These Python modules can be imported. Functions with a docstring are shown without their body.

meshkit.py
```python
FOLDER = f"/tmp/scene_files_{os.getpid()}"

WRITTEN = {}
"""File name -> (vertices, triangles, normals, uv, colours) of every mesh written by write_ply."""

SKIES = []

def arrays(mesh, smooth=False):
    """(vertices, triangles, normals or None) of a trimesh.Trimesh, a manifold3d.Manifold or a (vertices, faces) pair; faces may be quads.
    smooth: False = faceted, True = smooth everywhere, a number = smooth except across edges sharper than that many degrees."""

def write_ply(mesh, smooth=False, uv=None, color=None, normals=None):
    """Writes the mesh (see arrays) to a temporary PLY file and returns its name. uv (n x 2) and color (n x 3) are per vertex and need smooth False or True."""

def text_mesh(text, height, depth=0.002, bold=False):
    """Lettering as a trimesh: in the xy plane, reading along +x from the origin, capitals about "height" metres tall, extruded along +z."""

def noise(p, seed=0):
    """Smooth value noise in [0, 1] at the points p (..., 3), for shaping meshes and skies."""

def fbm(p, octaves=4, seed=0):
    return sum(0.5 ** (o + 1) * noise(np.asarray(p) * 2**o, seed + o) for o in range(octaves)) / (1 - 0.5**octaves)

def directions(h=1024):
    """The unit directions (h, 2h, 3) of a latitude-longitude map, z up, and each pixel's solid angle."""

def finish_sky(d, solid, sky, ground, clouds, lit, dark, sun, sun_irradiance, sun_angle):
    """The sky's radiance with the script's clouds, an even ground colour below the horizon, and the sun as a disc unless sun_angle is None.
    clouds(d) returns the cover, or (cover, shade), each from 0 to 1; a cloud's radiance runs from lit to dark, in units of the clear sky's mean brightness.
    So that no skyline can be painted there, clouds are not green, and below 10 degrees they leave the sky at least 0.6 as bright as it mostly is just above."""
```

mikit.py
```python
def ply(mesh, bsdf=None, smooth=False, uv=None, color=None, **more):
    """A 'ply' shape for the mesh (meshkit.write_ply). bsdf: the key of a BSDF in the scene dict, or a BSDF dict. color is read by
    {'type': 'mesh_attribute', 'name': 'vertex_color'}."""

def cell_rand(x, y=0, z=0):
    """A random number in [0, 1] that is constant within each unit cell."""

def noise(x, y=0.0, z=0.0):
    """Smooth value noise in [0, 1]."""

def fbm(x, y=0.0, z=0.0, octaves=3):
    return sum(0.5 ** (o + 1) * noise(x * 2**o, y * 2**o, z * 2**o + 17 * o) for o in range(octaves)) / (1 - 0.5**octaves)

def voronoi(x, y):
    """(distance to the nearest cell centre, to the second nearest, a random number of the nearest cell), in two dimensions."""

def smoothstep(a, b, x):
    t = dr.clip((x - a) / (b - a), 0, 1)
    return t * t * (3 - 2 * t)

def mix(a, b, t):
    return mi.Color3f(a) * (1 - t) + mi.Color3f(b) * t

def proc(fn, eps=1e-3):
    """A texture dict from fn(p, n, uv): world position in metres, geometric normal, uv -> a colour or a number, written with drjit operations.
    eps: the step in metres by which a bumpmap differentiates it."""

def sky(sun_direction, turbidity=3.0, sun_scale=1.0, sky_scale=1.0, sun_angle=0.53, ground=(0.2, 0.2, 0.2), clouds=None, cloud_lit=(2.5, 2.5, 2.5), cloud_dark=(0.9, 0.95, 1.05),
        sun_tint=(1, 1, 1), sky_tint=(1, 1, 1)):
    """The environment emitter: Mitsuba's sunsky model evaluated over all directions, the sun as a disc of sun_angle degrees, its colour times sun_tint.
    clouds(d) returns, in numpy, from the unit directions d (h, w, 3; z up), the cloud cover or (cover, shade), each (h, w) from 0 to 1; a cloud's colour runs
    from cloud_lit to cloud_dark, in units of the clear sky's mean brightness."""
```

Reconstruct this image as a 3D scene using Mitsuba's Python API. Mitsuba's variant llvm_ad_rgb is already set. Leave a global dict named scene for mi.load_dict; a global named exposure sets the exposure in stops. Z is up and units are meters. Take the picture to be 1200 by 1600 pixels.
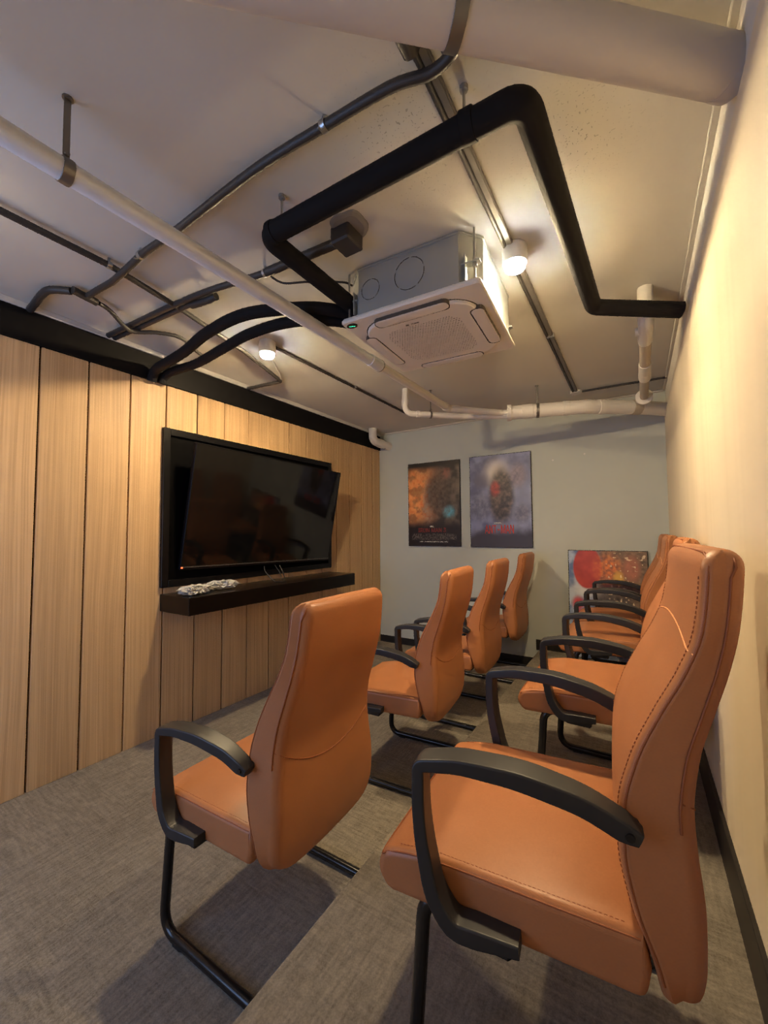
import math, random
import numpy as np
import trimesh, drjit as dr, mitsuba as mi
import meshkit, mikit
from mikit import noise, fbm, smoothstep, mix, cell_rand

random.seed(7)
rng = np.random.default_rng(7)
T = mi.ScalarTransform4f
scene, labels = {}, {}

# ------------------------------------------------------------------ camera, light, exposure
F_PX = 630.14
CAM = np.array([2.551, 0.0, 1.254])
YAW, PITCH, ROLL = math.radians(32.15), math.radians(2.80), math.radians(-0.413)
_f = np.array([-math.sin(YAW) * math.cos(PITCH), math.cos(YAW) * math.cos(PITCH), math.sin(PITCH)])
_r = np.array([math.cos(YAW), math.sin(YAW), 0.0])
_u = np.cross(_r, _f)
_up = -math.sin(ROLL) * _r + math.cos(ROLL) * _u
scene['camera'] = {'type': 'perspective', 'fov': math.degrees(2 * math.atan(600 / F_PX)), 'fov_axis': 'x', 'near_clip': 0.02, 'far_clip': 60.0,
                   'to_world': T().look_at(origin=CAM.tolist(), target=(CAM + _f).tolist(), up=_up.tolist())}
exposure = 1.08
LAMP_RGB = [640.0, 480.0, 275.0]          # warm ceiling downlights
LAMPS = [(2.165, 1.62, 1.0), (0.70, 1.64, 1.0), (2.165, 0.16, 0.02), (0.70, 0.16, 0.10)]   # x, y, dimmer
WINDOW_RGB = [0.68, 1.12, 2.1]              # daylight in the frosted pane of the wall behind the camera

# ------------------------------------------------------------------ room measures
Y0, PW = 0.777, 0.217                     # first groove seen at the left, plank pitch
ZT, H, D, W = 2.21, 2.401, 3.974, 2.765   # top of the planks, ceiling, back wall, right wall
YN = -0.80                                # wall behind the camera
PX, PZ = 1.747, 0.160                     # edge and height of the raised floor


# ------------------------------------------------------------------ helpers
def put(key, mesh, mat, smooth=False, to_world=None, **more):
    base, n = key, 0
    while key in scene:
        n += 1
        key = f'{base}_{n:03d}'
    d = mesh if isinstance(mesh, dict) else mikit.ply(mesh, mat, smooth)
    d = dict(d, **more)
    if to_world is not None:
        d['to_world'] = to_world
    scene[key] = d
    return key


def tag(key, label=None, cat=None, group=None, kind=None):
    e = labels.setdefault(key, {})
    for k, v in (('label', label), ('category', cat), ('group', group), ('kind', kind)):
        if v:
            e[k] = v
    return key


def box(x0, x1, y0, y1, z0, z1, ch=0.0):
    if ch <= 0:
        m = trimesh.creation.box(extents=[x1 - x0, y1 - y0, z1 - z0])
        m.apply_translation([(x0 + x1) / 2, (y0 + y1) / 2, (z0 + z1) / 2])
        return m
    pts = []
    for sx in (0, 1):
        for sy in (0, 1):
            for sz in (0, 1):
                c = np.array([(x0, x1)[sx], (y0, y1)[sy], (z0, z1)[sz]])
                s = np.array([1 - 2 * sx, 1 - 2 * sy, 1 - 2 * sz]) * ch
                pts += [c + s * [1, 1, 0], c + s * [1, 0, 1], c + s * [0, 1, 1]]
    return trimesh.convex.convex_hull(np.array(pts))


def cat(*ms):
    return trimesh.util.concatenate([m for m in ms])


def loft(rings, cap0=True, cap1=True, closed=True):
    R = np.asarray(rings, float)
    n, k = R.shape[:2]
    v = R.reshape(-1, 3)
    f = []
    kk = k if closed else k - 1
    for i in range(n - 1):
        for j in range(kk):
            a, b = i * k + j, i * k + (j + 1) % k
            f += [[a, b, b + k], [a, b + k, a + k]]
    v = list(v)
    if cap0:
        v.append(R[0].mean(0)); c = len(v) - 1
        f += [[c, (j + 1) % k, j] for j in range(k)]
    if cap1:
        v.append(R[-1].mean(0)); c = len(v) - 1; o = (n - 1) * k
        f += [[c, o + j, o + (j + 1) % k] for j in range(k)]
    m = trimesh.Trimesh(np.array(v), np.array(f), process=False)
    if m.volume < 0:
        m.invert()
    return m


def rounded(points, rad, steps=6):
    """A polyline with its corners rounded; rad is one radius or one per inner corner."""
    P = [np.array(p, float) for p in points]
    out = [P[0]]
    for i in range(1, len(P) - 1):
        r = rad[i - 1] if isinstance(rad, (list, tuple)) else rad
        a, b = P[i - 1] - P[i], P[i + 1] - P[i]
        la, lb = np.linalg.norm(a), np.linalg.norm(b)
        a, b = a / la, b / lb
        ang = math.acos(np.clip(a @ b, -1, 1))
        if r <= 0 or ang > math.pi - 0.02:
            out.append(P[i]); continue
        t = min(r / math.tan(ang / 2), 0.48 * la, 0.48 * lb)
        q0, q1 = P[i] + a * t, P[i] + b * t
        for s in np.linspace(0, 1, steps + 1):
            out.append((1 - s) ** 2 * q0 + 2 * s * (1 - s) * P[i] + s * s * q1)
    out.append(P[-1])
    return np.array(out)


def smooth_path(points, n=8):
    """Catmull-Rom through the points."""
    P = np.array(points, float)
    E = np.vstack([2 * P[0] - P[1], P, 2 * P[-1] - P[-2]])
    out = []
    for i in range(1, len(E) - 2):
        for s in np.linspace(0, 1, n, endpoint=False):
            a, b, c, d = E[i - 1:i + 3]
            out.append(0.5 * (2 * b + (c - a) * s + (2 * a - 5 * b + 4 * c - d) * s * s + (3 * b - a - 3 * c + d) * s ** 3))
    out.append(P[-1])
    return np.array(out)


def frames(p, up=None):
    t = np.gradient(p, axis=0)
    t /= np.linalg.norm(t, axis=1, keepdims=True)
    n = np.cross(t[0], [0, 0, 1] if abs(t[0][2]) < 0.9 else [1, 0, 0]) if up is None else np.array(up, float)
    N = []
    for i in range(len(p)):
        n = n - t[i] * (n @ t[i])
        n /= np.linalg.norm(n)
        N.append(n)
    N = np.array(N)
    return t, N, np.cross(t, N)


def tube(p, r, sides=14, caps=True):
    p = np.array(p, float)
    _, N, B = frames(p)
    r = np.broadcast_to(r, (len(p),))
    a = np.arange(sides) * 2 * math.pi / sides
    rings = [p[i] + r[i] * (np.cos(a)[:, None] * N[i] + np.sin(a)[:, None] * B[i]) for i in range(len(p))]
    return loft(rings, caps, caps)


def rrect(w, t, r, n=4):
    """Rounded rectangle ring, w along the first axis, t along the second."""
    out = []
    for cx, cy, a0 in ((1, 1, 0), (-1, 1, 90), (-1, -1, 180), (1, -1, 270)):
        for a in np.linspace(a0, a0 + 90, n):
            out.append((cx * (w / 2 - r) + r * math.cos(math.radians(a)), cy * (t / 2 - r) + r * math.sin(math.radians(a))))
    return np.array(out)


def ribbon(p, w, t, r, up):
    """Sweeps a rounded rectangle (w across "up", t the other way) along p."""
    p = np.array(p, float)
    _, N, B = frames(p, up)
    w, t = np.broadcast_to(w, (len(p),)), np.broadcast_to(t, (len(p),))
    rings = []
    for i in range(len(p)):
        q = rrect(w[i], t[i], min(r, 0.49 * min(w[i], t[i])))
        rings.append(p[i] + q[:, :1] * N[i] + q[:, 1:] * B[i])
    return loft(rings)


def cyl(p0, p1, r, sides=20):
    return tube([p0, (np.array(p0) + np.array(p1)) / 2, p1], r, sides)


def lathe(profile, sides=28):
    a = np.arange(sides) * 2 * math.pi / sides
    return loft([np.stack([r * np.cos(a), r * np.sin(a), np.full(sides, z)], 1) for r, z in profile])


def collar(p, q, r, sides=18):
    """A pipe fitting: a short sleeve with softened rims from p to q."""
    p, q = np.array(p, float), np.array(q, float)
    s = [0, 0.04, 0.5, 0.96, 1]
    return tube([p + (q - p) * k for k in s], [r * 0.94, r, r, r, r * 0.94], sides)


# ------------------------------------------------------------------ materials
def plain(name, rgb, rough=0.5, metallic=0.0, spec=0.5, **kw):
    scene[name] = {'type': 'twosided', 'bsdf': {'type': 'principled', 'base_color': rgb if isinstance(rgb, dict) else {'type': 'rgb', 'value': list(rgb)},
                   'roughness': rough, 'metallic': metallic, 'specular': spec, **kw}}
    return name


def paint_ceiling(p, n, uv):
    s = fbm(p.x * 1.3, p.y * 1.3, 0.0, octaves=3)
    s2 = noise(p.x * 7, p.y * 7, 3.0)
    d = smoothstep(0.86, 0.90, noise(p.x * 210, p.y * 210, 9.0)) * dr.maximum(dr.exp(-(dr.square(p.x - 2.02) + dr.square(p.y - 1.02)) / 0.03), dr.exp(-(dr.square(p.x - 2.42) + dr.square(p.y - 1.25)) / 0.02))
    return mix((0.50, 0.478, 0.427), (0.575, 0.55, 0.492), 0.75 * s + 0.25 * s2) * (1 - 0.5 * d)


def paint_back(p, n, uv):
    s = fbm(p.x * 1.7, p.z * 1.7, 2.0, octaves=3)
    return mix((0.485, 0.525, 0.50), (0.535, 0.575, 0.55), s)


def paper_right(p, n, uv):
    s = noise(p.y * 9.0, p.z * 0.35, 1.0)
    s2 = noise(p.y * 31.0, p.z * 0.6, 4.0)
    return mix((0.57, 0.50, 0.375), (0.63, 0.555, 0.425), 0.6 * s + 0.4 * s2)


def carpet_fn(p, n, uv):
    cx, cy = p.x / 0.5, p.y / 0.5
    turn = cell_rand(cx, cy, 5.0) > 0.5
    a, b = p.y, p.x
    streak = noise(a * 26, b * 150, 2.0)
    streak2 = noise(a * 160, b * 24, 7.0)
    fine = noise(p.x * 330, p.y * 330, p.z * 330)
    big = fbm(p.x * 3, p.y * 3, 1.0, octaves=2)
    t = 0.30 * dr.select(turn, streak, 0.5 * streak + 0.5 * streak2) + 0.16 * streak2 + 0.30 * fine + 0.24 * big
    c = mix((0.095, 0.084, 0.070), (0.285, 0.258, 0.215), dr.clip(t * 1.25 - 0.1, 0, 1))
    return c * (0.94 + 0.12 * cell_rand(cx, cy, 3.0))


def wood_fn(p, n, uv):
    k = dr.floor((p.y - Y0) / PW)
    o = cell_rand(k + 40, 1.0, 2.0) * 37.0
    wob = noise(p.z * 1.1 + o, p.y * 5 + o, 2.0) * 0.020
    g = noise((p.y + wob) * 170 + o, p.z * 1.7 + o, 1.0)
    g2 = noise((p.y + wob) * 420 + o, p.z * 4.5, 5.0)
    band = noise((p.y + wob) * 28 + o, p.z * 0.45 + o, 8.0)
    t = 0.42 * g + 0.34 * g2 + 0.24 * band
    tone = 0.90 + 0.16 * cell_rand(k + 40, 3.0, 1.0)
    c = mix((0.475, 0.300, 0.150), (0.655, 0.450, 0.245), smoothstep(0.05, 0.95, t))
    return c * tone


def leather_fn(p, n, uv):
    s = noise(p.x * 14, p.y * 14, p.z * 14)
    f = noise(p.x * 420, p.y * 420, p.z * 420)
    return mix((0.345, 0.134, 0.052), (0.40, 0.162, 0.066), 0.55 * s + 0.45 * f)


def grain_bump(p, n, uv):
    return noise(p.x * 300, p.y * 300, p.z * 300)


plain('m_ceiling', mikit.proc(paint_ceiling), 0.85, spec=0.25)
plain('m_back', mikit.proc(paint_back), 0.75, spec=0.3)
plain('m_right', mikit.proc(paper_right), 0.6, spec=0.35)
plain('m_carpet', mikit.proc(carpet_fn), 0.95, spec=0.1, sheen=0.3)
plain('m_wood', mikit.proc(wood_fn), 0.48, spec=0.4)
plain('m_leather', mikit.proc(leather_fn), 0.42, spec=0.45)
plain('m_seam', (0.26, 0.075, 0.02), 0.6)
plain('m_stitch', (0.66, 0.30, 0.12), 0.6)
plain('m_groove', (0.035, 0.018, 0.010), 0.8)
plain('m_black_band', (0.004, 0.004, 0.005), 0.6, spec=0.12)
plain('m_baseboard', (0.012, 0.011, 0.011), 0.5)
plain('m_pale_trim', (0.55, 0.53, 0.50), 0.6)
plain('m_plastic', (0.015, 0.016, 0.019), 0.42)
plain('m_black_metal', (0.008, 0.008, 0.009), 0.22)
plain('m_foam', (0.008, 0.008, 0.010), 0.8, spec=0.15)
plain('m_conduit', (0.028, 0.026, 0.026), 0.5)
plain('m_track', (0.10, 0.092, 0.085), 0.45)
plain('m_pvc', (0.70, 0.67, 0.60), 0.38)
plain('m_pvc_cool_tint', (0.66, 0.69, 0.73), 0.35)  # white plastic, with the bluish cast of cool daylight put into its colour
plain('m_pvc_old', (0.42, 0.365, 0.29), 0.5)
plain('m_duct', (0.56, 0.525, 0.485), 0.5)
plain('m_steel', (0.42, 0.43, 0.44), 0.35, 1.0)
plain('m_strap', (0.20, 0.195, 0.185), 0.42, 0.8)
plain('m_galv', (0.33, 0.345, 0.33), 0.45, 0.35)
plain('m_ac_white', (0.72, 0.675, 0.59), 0.42)
plain('m_ac_dark', (0.055, 0.045, 0.035), 0.6)
plain('m_display', (0.004, 0.010, 0.010), 0.12)
plain('m_screen', (0.0035, 0.0035, 0.004), 0.055, spec=0.5)
plain('m_gloss_black', (0.004, 0.004, 0.005), 0.3, spec=0.2)
plain('m_recess_black', (0.002, 0.002, 0.0025), 0.6, spec=0.03)
plain('m_shelf', (0.006, 0.0045, 0.004), 0.25, spec=0.18)
plain('m_bezel', (0.10, 0.10, 0.10), 0.3, 0.6)
plain('m_white_paint', (0.62, 0.60, 0.56), 0.6)
plain('m_lamp_body', (0.72, 0.68, 0.62), 0.45)
plain('m_wrap', (0.46, 0.47, 0.45), 0.12, clearcoat=1.0, spec=0.8)
plain('m_grey_box', (0.20, 0.19, 0.18), 0.6)
plain('m_near', (0.52, 0.50, 0.47), 0.8)
plain('m_poster_edge', (0.012, 0.012, 0.013), 0.5)
plain('m_print_red', (0.50, 0.035, 0.020), 0.5)
plain('m_print_dark_red', (0.20, 0.020, 0.016), 0.5)
plain('m_print_white', (0.75, 0.74, 0.72), 0.5)
plain('m_print_grey', (0.22, 0.20, 0.19), 0.5)

# ------------------------------------------------------------------ the setting
tag(put('floor', box(-0.03, PX + 0.02, YN, D, -0.10, 0.0), 'm_carpet'), kind='structure')
tag(put('floor__platform', box(PX, W + 0.03, YN, D, -0.10, PZ, 0.004), 'm_carpet'), 'raised carpeted platform under the back row')
tag(put('ceiling', box(-0.10, W + 0.12, YN - 0.1, D + 0.1, H, H + 0.12), 'm_ceiling'), kind='structure')
tag(put('wall_back', box(-0.10, W + 0.12, D, D + 0.1, -0.1, H), 'm_back'), kind='structure')
WX0, WX1, WZ0, WZ1 = 0.20, 1.50, 0.50, 2.05      # window opening
tag(put('wall_near', cat(box(-0.10, WX0, YN - 0.1, YN, -0.1, H), box(WX1, W + 0.12, YN - 0.1, YN, -0.1, H), box(WX0, WX1, YN - 0.1, YN, -0.1, WZ0),
                         box(WX0, WX1, YN - 0.1, YN, WZ1, H)), 'm_near'), kind='structure')
tag(put('wall_left', box(-0.12, -0.020, YN, D, -0.1, H), 'm_groove'), kind='structure')
tag(put('wall_right', box(W + 0.012, W + 0.12, YN, D, -0.1, H), 'm_ceiling'), kind='structure')
tag(put('wall_right__panelling', box(W, W + 0.014, YN, D, PZ, 2.20, 0.002), 'm_right'), 'cream wall covering that ends below the ceiling')
# planks of the left wall: one part each
plank_y = [YN] + [Y0 + i * PW for i in range(-7, 15)] + [D - 0.002]
for a, b in zip(plank_y[:-1], plank_y[1:]):
    if b > YN:
        put('wall_left__plank', box(-0.020, 0.0, max(a, YN) + 0.0046, b - 0.0046, 0.001, ZT, 0.0012), 'm_wood')
tag(put('trim_1', box(-0.021, 0.012, YN, D - 0.001, ZT, 2.372, 0.002), 'm_black_band'), kind='structure')
tag(put('trim_2', box(-0.021, 0.022, YN, D - 0.001, 2.372, H + 0.001, 0.003), 'm_pale_trim'), kind='structure')
tag(put('trim_3', box(0.02, W, D - 0.015, D + 0.01, H - 0.018, H + 0.001, 0.003), 'm_ceiling'), kind='structure')
tag(put('trim_4', box(W - 0.006, W + 0.02, YN, D - 0.01, H - 0.012, H + 0.001, 0.003), 'm_ceiling'), kind='structure')
tag(put('baseboard_back', box(0.001, PX - 0.001, D - 0.012, D + 0.01, -0.01, 0.072, 0.002), 'm_baseboard'), kind='structure')
tag(put('baseboard_back_001', box(PX - 0.03, W, D - 0.012, D + 0.01, PZ - 0.01, PZ + 0.085, 0.002), 'm_baseboard'), kind='structure')
tag(put('baseboard_right', box(W - 0.012, W + 0.01, YN, D, PZ - 0.01, PZ + 0.14, 0.002), 'm_baseboard'), kind='structure')
for x, z in ((1.905, 1.905), (2.17, 1.935)):
    put('wall_back__plug', lathe([(0.001, -0.003), (0.006, -0.002), (0.008, 0.0), (0.001, 0.001)], 10), 'm_print_white', to_world=T().translate([x, D - 0.0005, z]).rotate([1, 0, 0], 90))
# the window in the wall behind the camera
a, b = YN - 0.07, YN + 0.02
put('window_1__frame', cat(box(WX0, WX1, a, b, WZ0, WZ0 + .06), box(WX0, WX1, a, b, WZ1 - .06, WZ1), box(WX0, WX0 + .06, a, b, WZ0, WZ1), box(WX1 - .06, WX1, a, b, WZ0, WZ1),
                           box((WX0 + WX1) / 2 - .02, (WX0 + WX1) / 2 + .02, a, b, WZ0, WZ1)), 'm_gloss_black')
labels['window_1'] = {'kind': 'structure'}
a, b, c, d = WX0 + .06, WX1 - .06, WZ0 + .06, WZ1 - .06
pane = trimesh.Trimesh([[a, YN - 0.03, c], [b, YN - 0.03, c], [b, YN - 0.03, d], [a, YN - 0.03, d]], [[0, 2, 1], [0, 3, 2]], process=False)
put('window_1__pane', pane, 'm_white_paint', emitter={'type': 'area', 'radiance': {'type': 'rgb', 'value': WINDOW_RGB}})

# ------------------------------------------------------------------ chairs
CH = {}
LZ = 1.062


def back_mesh():
    zs_p = [0.305, 0.36, 0.42, 0.50, 0.58, 0.64, 0.72, 0.80, 0.87, 0.93, 1.00, 1.062]
    xf_p = [0.425, 0.412, 0.400, 0.372, 0.358, 0.360, 0.380, 0.416, 0.452, 0.474, 0.484, 0.488]     # front face
    xr_p = [0.450, 0.464, 0.472, 0.474, 0.468, 0.466, 0.476, 0.500, 0.522, 0.536, 0.545, 0.550]     # rear face
    from scipy.interpolate import PchipInterpolator
    fx, rx = PchipInterpolator(zs_p, xf_p), PchipInterpolator(zs_p, xr_p)
    wz = PchipInterpolator([0.305, 0.38, 0.45, 0.54, 0.64, 0.75, 0.86, 1.0, 1.062], [0.235, 0.246, 0.249, 0.244, 0.234, 0.226, 0.219, 0.210, 0.206])

    def half(z):
        w = float(wz(z))
        if z < 0.42:
            s = (0.42 - z) / 0.100
            w *= max(0.0, 1 - s ** 2.6) ** (1 / 2.2) * 0.62 + 0.38 * max(0.0, 1 - s ** 6) ** 0.5
        rc = 0.040
        if z > LZ - rc:
            s = (z - (LZ - rc)) / rc
            w -= rc * (1 - math.sqrt(max(0.0, 1 - s * s))) * 0.75
        return w

    def depth(z):
        a, b = float(fx(z)), float(rx(z))
        c, h = (a + b) / 2, (b - a) / 2
        if z > LZ - 0.030:
            s = (z - (LZ - 0.030)) / 0.030
            h *= math.sqrt(max(0.0, 1 - s * s)) * 0.92 + 0.08
        if z < 0.350:
            s = (0.350 - z) / 0.03
            h *= math.sqrt(max(0.0, 1 - s * s)) * 0.9 + 0.1
        return c, h

    def ring(z):
        w = max(half(z), 0.012)
        c, h = depth(z)
        rf, rr = min(0.016, 0.8 * h, 0.5 * w), min(0.032, 1.0 * h, 0.5 * w)
        wr = w * 0.95
        L = []
        for y in np.linspace(-(w - rf), w - rf, 17)[1:-1]:
            L.append((c - h - 0.007 * (1 - (y / w) ** 2), y))
        for a in np.linspace(0, 90, 7):
            a = math.radians(a)
            L.append((c - h + rf - rf * math.cos(a), w - rf + rf * math.sin(a)))
        for a in np.linspace(0, 90, 9):
            a = math.radians(a)
            L.append((c + h - rr + rr * math.sin(a), wr - rr + rr * math.cos(a)))
        for y in np.linspace(wr - rr, -(wr - rr), 17)[1:-1]:
            L.append((c + h + 0.004 * (1 - (y / w) ** 2), y))
        for a in np.linspace(90, 0, 9):
            a = math.radians(a)
            L.append((c + h - rr + rr * math.sin(a), -(wr - rr + rr * math.cos(a))))
        for a in np.linspace(90, 0, 7):
            a = math.radians(a)
            L.append((c - h + rf - rf * math.cos(a), -(w - rf + rf * math.sin(a))))
        return [(x, y, z) for x, y in L]

    zs = np.unique(np.concatenate([np.linspace(0.3205, 0.355, 8), np.linspace(0.355, LZ - 0.045, 46), LZ - 0.045 * (1 - np.sin(np.linspace(0, math.pi / 2, 10))) - 0.0003]))
    m = loft([ring(z) for z in zs])
    return m, fx, rx, half


_bm, _fx, _rx, _half = back_mesh()


def seat_mesh():
    prof = rounded([(0.388, 0.462), (0.20, 0.456), (0.02, 0.452), (-0.078, 0.430), (-0.092, 0.385), (-0.066, 0.350), (0.06, 0.356), (0.390, 0.366), (0.398, 0.41), (0.388, 0.462)],
                   [0.3, 0.3, 0.05, 0.035, 0.03, 0.2, 0.02, 0.02], 8)[:-1]
    nrm = np.roll(prof, -1, 0) - np.roll(prof, 1, 0)
    nrm = np.stack([nrm[:, 1], -nrm[:, 0]], 1)
    nrm /= np.linalg.norm(nrm, axis=1, keepdims=True) + 1e-9
    ctr = prof.mean(0)
    if ((prof - ctr) * nrm).sum() < 0:
        nrm = -nrm
    hw, r = 0.250, 0.016
    ys = np.concatenate([-hw + r * (1 - np.cos(np.linspace(0, math.pi / 2, 7))), np.linspace(-hw + r, hw - r, 14)[1:-1], hw - r * (1 - np.cos(np.linspace(math.pi / 2, 0, 7)))])
    rings = []
    for y in ys:
        e = hw - abs(y)
        d = 0 if e >= r else r - math.sqrt(max(0, r * r - (r - e) ** 2))
        q = prof - nrm * d
        z = q[:, 1].copy()
        up = np.clip((q[:, 1] - 0.42) / 0.025, 0, 1)
        z = z + up * 0.016 * (1 - (y / hw) ** 2) * np.clip(1 - ((q[:, 0] - 0.17) / 0.27) ** 2, 0, 1)
        rings.append(np.stack([q[:, 0], np.full(len(q), y), z], 1))
    return loft(rings)


def seat_seam():
    ms = []
    for s in (-1, 1):
        ms.append(tube(smooth_path([(0.384, s * 0.2462, 0.4555), (0.25, s * 0.2462, 0.4515), (0.08, s * 0.2462, 0.4475), (-0.01, s * 0.2462, 0.4405), (-0.064, s * 0.2440, 0.4265)], 6), 0.0019, 6))
    ms.append(tube(smooth_path([(-0.064, -0.2440, 0.4265), (-0.0805, -0.225, 0.418), (-0.0825, 0, 0.418), (-0.0805, 0.225, 0.418), (-0.064, 0.2440, 0.4265)], 6), 0.0019, 6))
    return cat(*ms)


def back_piping(front):
    """The seam that runs up one side, over the top and down the other, near the front or the rear face."""
    pts = []
    for z in np.linspace(0.40 if front else 0.62, 1.018, 30):
        a, b = float(_fx(z)), float(_rx(z))
        w = _half(z)
        if front:
            pts.append((a + 0.0085, w - 0.0015, z))
        else:
            pts.append((b - 0.022, 0.95 * w + 0.0002, z))
    x0 = float(_fx(1.03)) + 0.010 if front else float(_rx(1.03)) - 0.016
    top = [(x0, 0.2035, 1.034), (x0, 0.190, 1.0485), (x0, 0.170, 1.0555)] if front else [(x0, 0.196, 1.034), (x0, 0.186, 1.0475), (x0, 0.166, 1.0545)]
    top = top + [(x0, y, top[-1][2] + 0.0015) for y in np.linspace(0.15, 0.0, 5)]
    L = pts + top + [(p[0], -p[1], p[2]) for p in reversed(pts + top[:-1])]
    return tube(np.array(L), 0.0021, 6)


def surf_seam(zc, dz, rear, r=0.003):
    pts = []
    for s in np.linspace(-0.99, 0.99, 33):
        z = zc + dz * s * s
        w = _half(z)
        a, b = float(_fx(z)), float(_rx(z))
        if rear:
            wr, rr = 0.95 * w, 0.032
            y = s * wr
            k = max(0.0, abs(y) - (wr - rr))
            x = b + 0.004 * (1 - (y / w) ** 2) * (k == 0) - (rr - math.sqrt(max(0.0, rr * rr - k * k)))
        else:
            y = s * w
            k = max(0.0, abs(y) - (w - 0.016))
            x = a - 0.007 * (1 - (y / w) ** 2) * (k == 0) + (0.016 - math.sqrt(max(0.0, 0.016 ** 2 - k * k)))
        pts.append((x, y, z))
    return tube(np.array(pts), r, 6)


def arm_mesh(s):
    P = rounded([(0.388, s * 0.252, 0.616), (0.31, s * 0.256, 0.650), (0.21, s * 0.264, 0.668), (0.10, s * 0.270, 0.666), (0.026, s * 0.274, 0.650), (0.026, s * 0.275, 0.54), (0.052, s * 0.277, 0.42), (0.088, s * 0.275, 0.376), (0.205, s * 0.268, 0.384)],
                [0.25, 0.4, 0.25, 0.017, 0.5, 0.12, 0.035], 8)
    seg = np.r_[0, np.cumsum(np.linalg.norm(np.diff(P, axis=0), axis=1))]
    L = seg[-1]
    q = np.unique(np.concatenate([np.linspace(0, L, 60), seg[(seg > 0.36) & (seg < 0.44)]]))
    P2 = np.stack([np.interp(q, seg, P[:, k]) for k in range(3)], 1)
    u = q / L
    t = np.interp(u, [0, 0.03, 0.25, 0.40, 0.47, 0.6, 0.8, 0.9, 1.0], [0.022, 0.034, 0.031, 0.026, 0.024, 0.025, 0.030, 0.032, 0.022])
    w = np.interp(u, [0, 0.03, 0.2, 0.42, 0.5, 0.75, 0.9, 1.0], [0.030, 0.040, 0.052, 0.052, 0.048, 0.046, 0.048, 0.040])
    m = ribbon(P2, w, t, 0.0045, (0, 1, 0))
    lug = box(0.10, 0.19, min(s * 0.17, s * 0.275), max(s * 0.17, s * 0.275), 0.348, 0.374, 0.006)
    stub = cyl((0.378, s * 0.228, 0.622), (0.378, s * 0.262, 0.622), 0.011, 14)
    return cat(m, lug, stub)


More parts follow.
